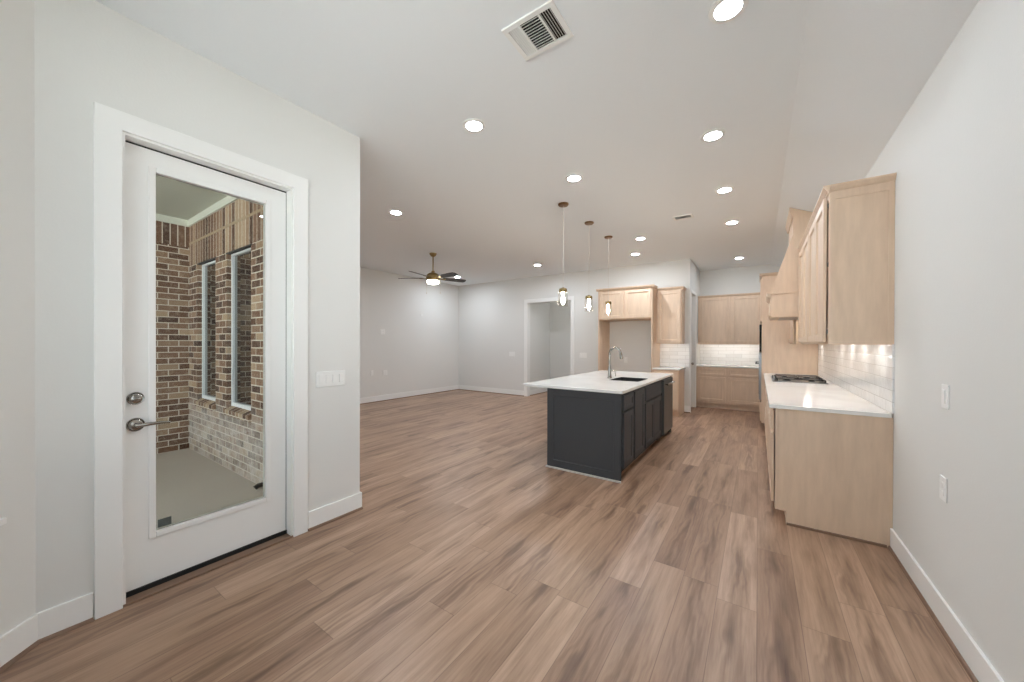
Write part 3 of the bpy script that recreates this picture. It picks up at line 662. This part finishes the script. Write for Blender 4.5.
# island top with sink cut-out
CX0, CX1, CYA, CYB = -2.262, -1.097, 3.526, 6.085
SX0, SX1, SY0, SY1 = -1.585, -1.225, 4.53, 5.03
m = MB()
xs = [CX0, SX0-.0145, SX1+.0145, CX1]; ys = [CYA, SY0-.0145, SY1+.0145, CYB]; grid = {}
for zi, z in enumerate((.884, .914)):
    for i, x in enumerate(xs):
        for j, y in enumerate(ys): grid[i, j, zi] = m.bm.verts.new((x, y, z))
for i in range(3):
    for j in range(3):
        if (i, j) == (1, 1): continue
        for zi in (0, 1): m.bm.faces.new([grid[i, j, zi], grid[i+1, j, zi], grid[i+1, j+1, zi], grid[i, j+1, zi]])
def strip(a, b): m.bm.faces.new([grid[(*a, 0)], grid[(*b, 0)], grid[(*b, 1)], grid[(*a, 1)]])
for k in range(3):
    strip((k, 0), (k+1, 0)); strip((k, 3), (k+1, 3)); strip((0, k), (0, k+1)); strip((3, k), (3, k+1))
strip((1, 1), (2, 1)); strip((1, 2), (2, 2)); strip((1, 1), (1, 2)); strip((2, 1), (2, 2))
o = m.build('island_countertop', QUARTZ, origin=(-1.7, 4.8, .884), bevel=.004); tag(o, 'large white quartz countertop on the grey island with sink cut-out', 'countertop')
sk = thing('undermount_sink', 'dark undermount sink set into the island countertop', 'sink', (-1.4, 4.78, .67))
m = MB(); e = .012
m.box(SX0-e, SX1+e, SY0-e, SY1+e, .665, .675)
m.box(SX0-e, SX0, SY0-e, SY1+e, .675, .9125).box(SX1, SX1+e, SY0-e, SY1+e, .675, .9125).box(SX0, SX1, SY0-e, SY0, .675, .9125).box(SX0, SX1, SY1, SY1+e, .675, .9125)
m.build('basin', plain('dark_sink', (26, 26, 27), .45), sk)
MB().lathe([(.045, 0), (.045, .003), (.03, .004), (0, .002)], (-1.4, 4.78, .675), 20).build('drain', CHROME, sk, smooth=True)
fc = thing('kitchen_faucet', 'tall brushed nickel gooseneck faucet behind the island sink', 'faucet', (-1.665, 4.78, .914))
bx, by = -1.665, 4.78
MB().lathe([(.030, 0), (.030, .008), (.025, .014), (.022, .05), (.021, .14), (.0165, .155), (.016, .16)], (bx, by, .914), 20).build('faucet_body', CHROME, fc, smooth=True)
pts = [(bx, by, 1.03), (bx, by, 1.22)]
for k in range(1, 12):
    a = PI - PI*k/11*.93; pts.append((bx+.075+.075*math.cos(a), by, 1.24+.09*math.sin(a)))
MB().tube(pts, .0145).build('gooseneck', CHROME, fc, smooth=True)
e = Vector(pts[-1]); MB().tube([e, e+Vector((.006, 0, -.03)), e+Vector((.012, 0, -.085))], [.0155, .020, .022]).build('spray_head', CHROME, fc, smooth=True)
MB().tube([(bx+.015, by, 1.015), (bx+.05, by, 1.018), (bx+.075, by, 1.018)], [.014, .013, .012]).build('handle_stem', CHROME, fc, smooth=True)
MB().tube([(bx+.07, by, 1.022), (bx+.078, by, .985), (bx+.084, by, .94)], [.008, .007, .006]).build('handle', CHROME, fc, smooth=True)

# ------------------------------------------------------------------ pendants
def pendant(x, y, zb):
    t = thing('pendant_light', '', 'pendant light', (x, y, ZC), 'three glass pendants above the island')
    MB().lathe([(.064, 0), (.064, -.012), (.055, -.022), (.012, -.026), (0, -.026)], (x, y, ZC), 28).build('canopy', BRONZE, t, smooth=True)
    MB().lathe([(.0024, -.02), (.0024, zb+.215-ZC)], (x, y, ZC), 8).build('cord', plain('pendant_rod', (206, 200, 192), .4, .6), t, smooth=True)
    MB().lathe([(.010, .235), (.018, .228), (.046, .218), (.05, .20), (.05, .178), (.0, .178)], (x, y, zb), 24).build('socket_cap', BRASS, t, smooth=True)
    MB().lathe([(.048, .19), (.056, .17), (.06, .14), (.06, .004), (.056, .0), (.056, .14), (.05, .17), (.045, .188)], (x, y, zb), 28).build('glass_shade', CLEAR, t, smooth=True)
    MB().lathe([(0, .178), (.010, .175), (.011, .15), (.015, .12), (.021, .09), (.023, .07), (.019, .045), (.010, .028), (0, .024)], (x, y, zb), 20).build('bulb', BULB, t, smooth=True)
    return t
p = pendant(-1.967, 3.97, 1.83); p['label'] = 'glass pendant light above the near end of the island'
dup(p, (-1.967, 4.78, ZC), 'glass pendant light, the middle one above the island')
dup(p, (-1.975, 5.59, ZC), 'glass pendant light above the far end of the island, before the fridge cabinets')

# ------------------------------------------------------------------ ceiling fan
fx_, fy_ = -5.10, 4.786
fan = thing('ceiling_fan', 'brass ceiling fan with five dark blades and lit bowl in the living room', 'ceiling fan', (fx_, fy_, ZC))
MB().lathe([(.068, 0), (.066, -.018), (.045, -.05), (.022, -.062), (0, -.062)], (fx_, fy_, ZC), 24).build('canopy', BRASS, fan, smooth=True)
MB().lathe([(.012, -.05), (.012, -.34)], (fx_, fy_, ZC), 12).build('downrod', BRASS, fan, smooth=True)
MB().lathe([(.0, 2.755), (.028, 2.75), (.03, 2.72), (.07, 2.705), (.115, 2.675), (.13, 2.64), (.13, 2.60), (.118, 2.585), (.118, 2.565), (0, 2.565)], (fx_, fy_, 0), 32).build('motor_housing', BRASS, fan, smooth=True)
MB().lathe([(.112, 2.566), (.115, 2.53), (.10, 2.505), (.05, 2.492), (0, 2.49)], (fx_, fy_, 0), 28).build('light_bowl', FANLIGHT, fan, smooth=True)
for k in range(5):
    a = math.radians(-6+72*k); ca, sa = math.cos(a), math.sin(a); tilt = math.radians(-13)
    def mp(u, w, h): return (fx_+ca*u-sa*w*math.cos(tilt), fy_+sa*u+ca*w*math.cos(tilt), 2.615+h+w*math.sin(tilt))
    out = [(.19, -.045), (.26, -.062), (.55, -.072), (.64, -.066), (.665, -.04), (.67, 0), (.665, .04), (.64, .066), (.55, .072), (.26, .062), (.19, .045)]
    b = MB().prism(out, -.003, .004, lambda p, q, h: mp(p, q, h)).build('blade', BLADE, fan)
    MB().prism([(.10, -.018), (.17, -.022), (.25, -.04), (.25, .04), (.17, .022), (.10, .018)], -.010, -.003, lambda p, q, h: mp(p, q, h)).build('blade_bracket', BRASS, b)
for dx in (-.07, .08):
    m = MB().lathe([(.0022, 2.57), (.0022, 2.34)], (fx_+dx*1.5, fy_+dx*.9, 0), 6).lathe([(.0, 2.35), (.007, 2.342), (.007, 2.32), (0, 2.312)], (fx_+dx*1.5, fy_+dx*.9, 0), 8)
    m.build('pull_chain', plain('pale_chain', (214, 206, 190), .4, .5), fan)

# ------------------------------------------------------------------ ceiling vents
v = thing('ceiling_vent', 'large white ceiling vent at the top of the photo', 'vent', (-1.0, 1.70, ZC), 'ceiling vents')
vx0, vx1, vy0, vy1 = -1.155, -.845, 1.575, 1.825
m = MB(); b = .028
m.box(vx0, vx1, vy0, vy0+b, ZC-.010, ZC).box(vx0, vx1, vy1-b, vy1, ZC-.010, ZC).box(vx0, vx0+b, vy0+b, vy1-b, ZC-.010, ZC).box(vx1-b, vx1, vy0+b, vy1-b, ZC-.010, ZC)
xa, xb = vx0+.093, vx1-.098
m.box(xa-.005, xa+.005, vy0+b, vy1-b, ZC-.010, ZC).box(xb-.005, xb+.005, vy0+b, vy1-b, ZC-.010, ZC); m.build('frame', PLASTIC, v, bevel=.002)
MB().box(vx0+b, vx1-b, vy0+b, vy1-b, ZC-.0015, ZC-.0005).build('duct_opening', BLACK, v)
def slat_x(x, lean): 
    MB().prism([(x-.001, ZC-.001), (x+.001, ZC-.001), (x+lean+.001, ZC-.012), (x+lean-.001, ZC-.012)], vy0+b, vy1-b, lambda q, z, y: (q, y, z)).build('slat', PLASTIC, v)
for k in range(5): slat_x(vx0+b+.016+k*.0118, -.0095)
for k in range(5): slat_x(xb+.008+k*.0135, .0065)
for k in range(11):
    y = vy0+b+.012+k*.0172
    MB().prism([(y-.001, ZC-.001), (y+.001, ZC-.001), (y-.005, ZC-.012), (y-.007, ZC-.012)], xa+.005, xb-.005, lambda q, z, x: (x, q, z)).build('slat', PLASTIC, v)
v = thing('ceiling_vent', 'small slotted ceiling vent above the kitchen aisle', 'vent', (-.84, 5.27, ZC), 'ceiling vents')
m = MB(); m.box(-.96, -.72, 5.19, 5.215, ZC-.008, ZC).box(-.96, -.72, 5.325, 5.35, ZC-.008, ZC).box(-.96, -.935, 5.215, 5.325, ZC-.008, ZC).box(-.745, -.72, 5.215, 5.325, ZC-.008, ZC); m.build('frame', PLASTIC, v)
MB().box(-.935, -.745, 5.215, 5.325, ZC-.0015, ZC-.0005).build('duct_opening', BLACK, v)
for k in range(5):
    y = 5.225+k*.0225; MB().prism([(y-.001, ZC-.001), (y+.001, ZC-.001), (y-.006, ZC-.007), (y-.008, ZC-.007)], -.935, -.745, lambda q, z, x: (x, q, z)).build('slat', PLASTIC, v)

# ------------------------------------------------------------------ recessed lights
CANS = [(-.134, 2.12, 'largest round recessed ceiling light at the top edge, right of the large vent'),
        (-1.838, 2.15, 'round recessed ceiling light nearest the patio-door wall, left of the pendants'),
        (-.313, 3.345, 'second round recessed light from the camera in the kitchen aisle line'),
        (-.315, 4.60, 'third round recessed light from the camera in the kitchen aisle line'),
        (-.312, 5.89, 'fourth round recessed light from the camera in the kitchen aisle line'),
        (-.32, 8.40, 'farthest round recessed light, close to the far kitchen wall cabinets'),
        (-1.569, 3.41, 'round recessed light just in front of the nearest pendant'),
        (-1.578, 5.97, 'round recessed light just right of the farthest pendant'),
        (-1.93, 6.95, 'round recessed light closest to the fridge surround'),
        (-3.90, 3.01, 'round recessed light in the living room nearest the patio-door wall end'),
        (-3.96, 6.75, 'round recessed light in front of the wide opening to the hall'),
        (-6.39, 6.84, 'round recessed light behind the ceiling fan blades'),
        (-6.39, 3.01, 'unseen round recessed light in the living room corner tucked behind the patio-door wall'),  # out of view; completes the can grid, added to brighten the living room
        (-3.40, 8.62, 'unseen round recessed light in the hall ceiling beyond the wide opening')]  # out of view; added to brighten the hall, whose upper wall glows
CAN_HALL = 230.0
LENS_D = emit('downlight_lens_hall', (.96, .985, 1.0), CAN_HALL)
ZONES = [(LENS_A, CANS[:2]), (LENS_B, CANS[2:8]), (LENS_C, CANS[8:13]), (LENS_D, CANS[13:])]
for lens, spots in ZONES:
    x, y, lb = spots[0]
    c0 = thing('recessed_light', lb, 'ceiling light', (x, y, ZC), 'recessed ceiling lights')
    MB().lathe([(.088, 0), (.088, -.004), (.082, -.007), (.062, -.007), (.060, -.003), (.060, 0)], (x, y, ZC), 32).build('trim_ring', PLASTIC, c0, smooth=True)
    MB().lathe([(.061, -.0035), (.05, -.005), (0, -.006)], (x, y, ZC), 32).build('lens', lens, c0, smooth=True)
    for x, y, lb in spots[1:]: dup(c0, (x, y, ZC), lb)
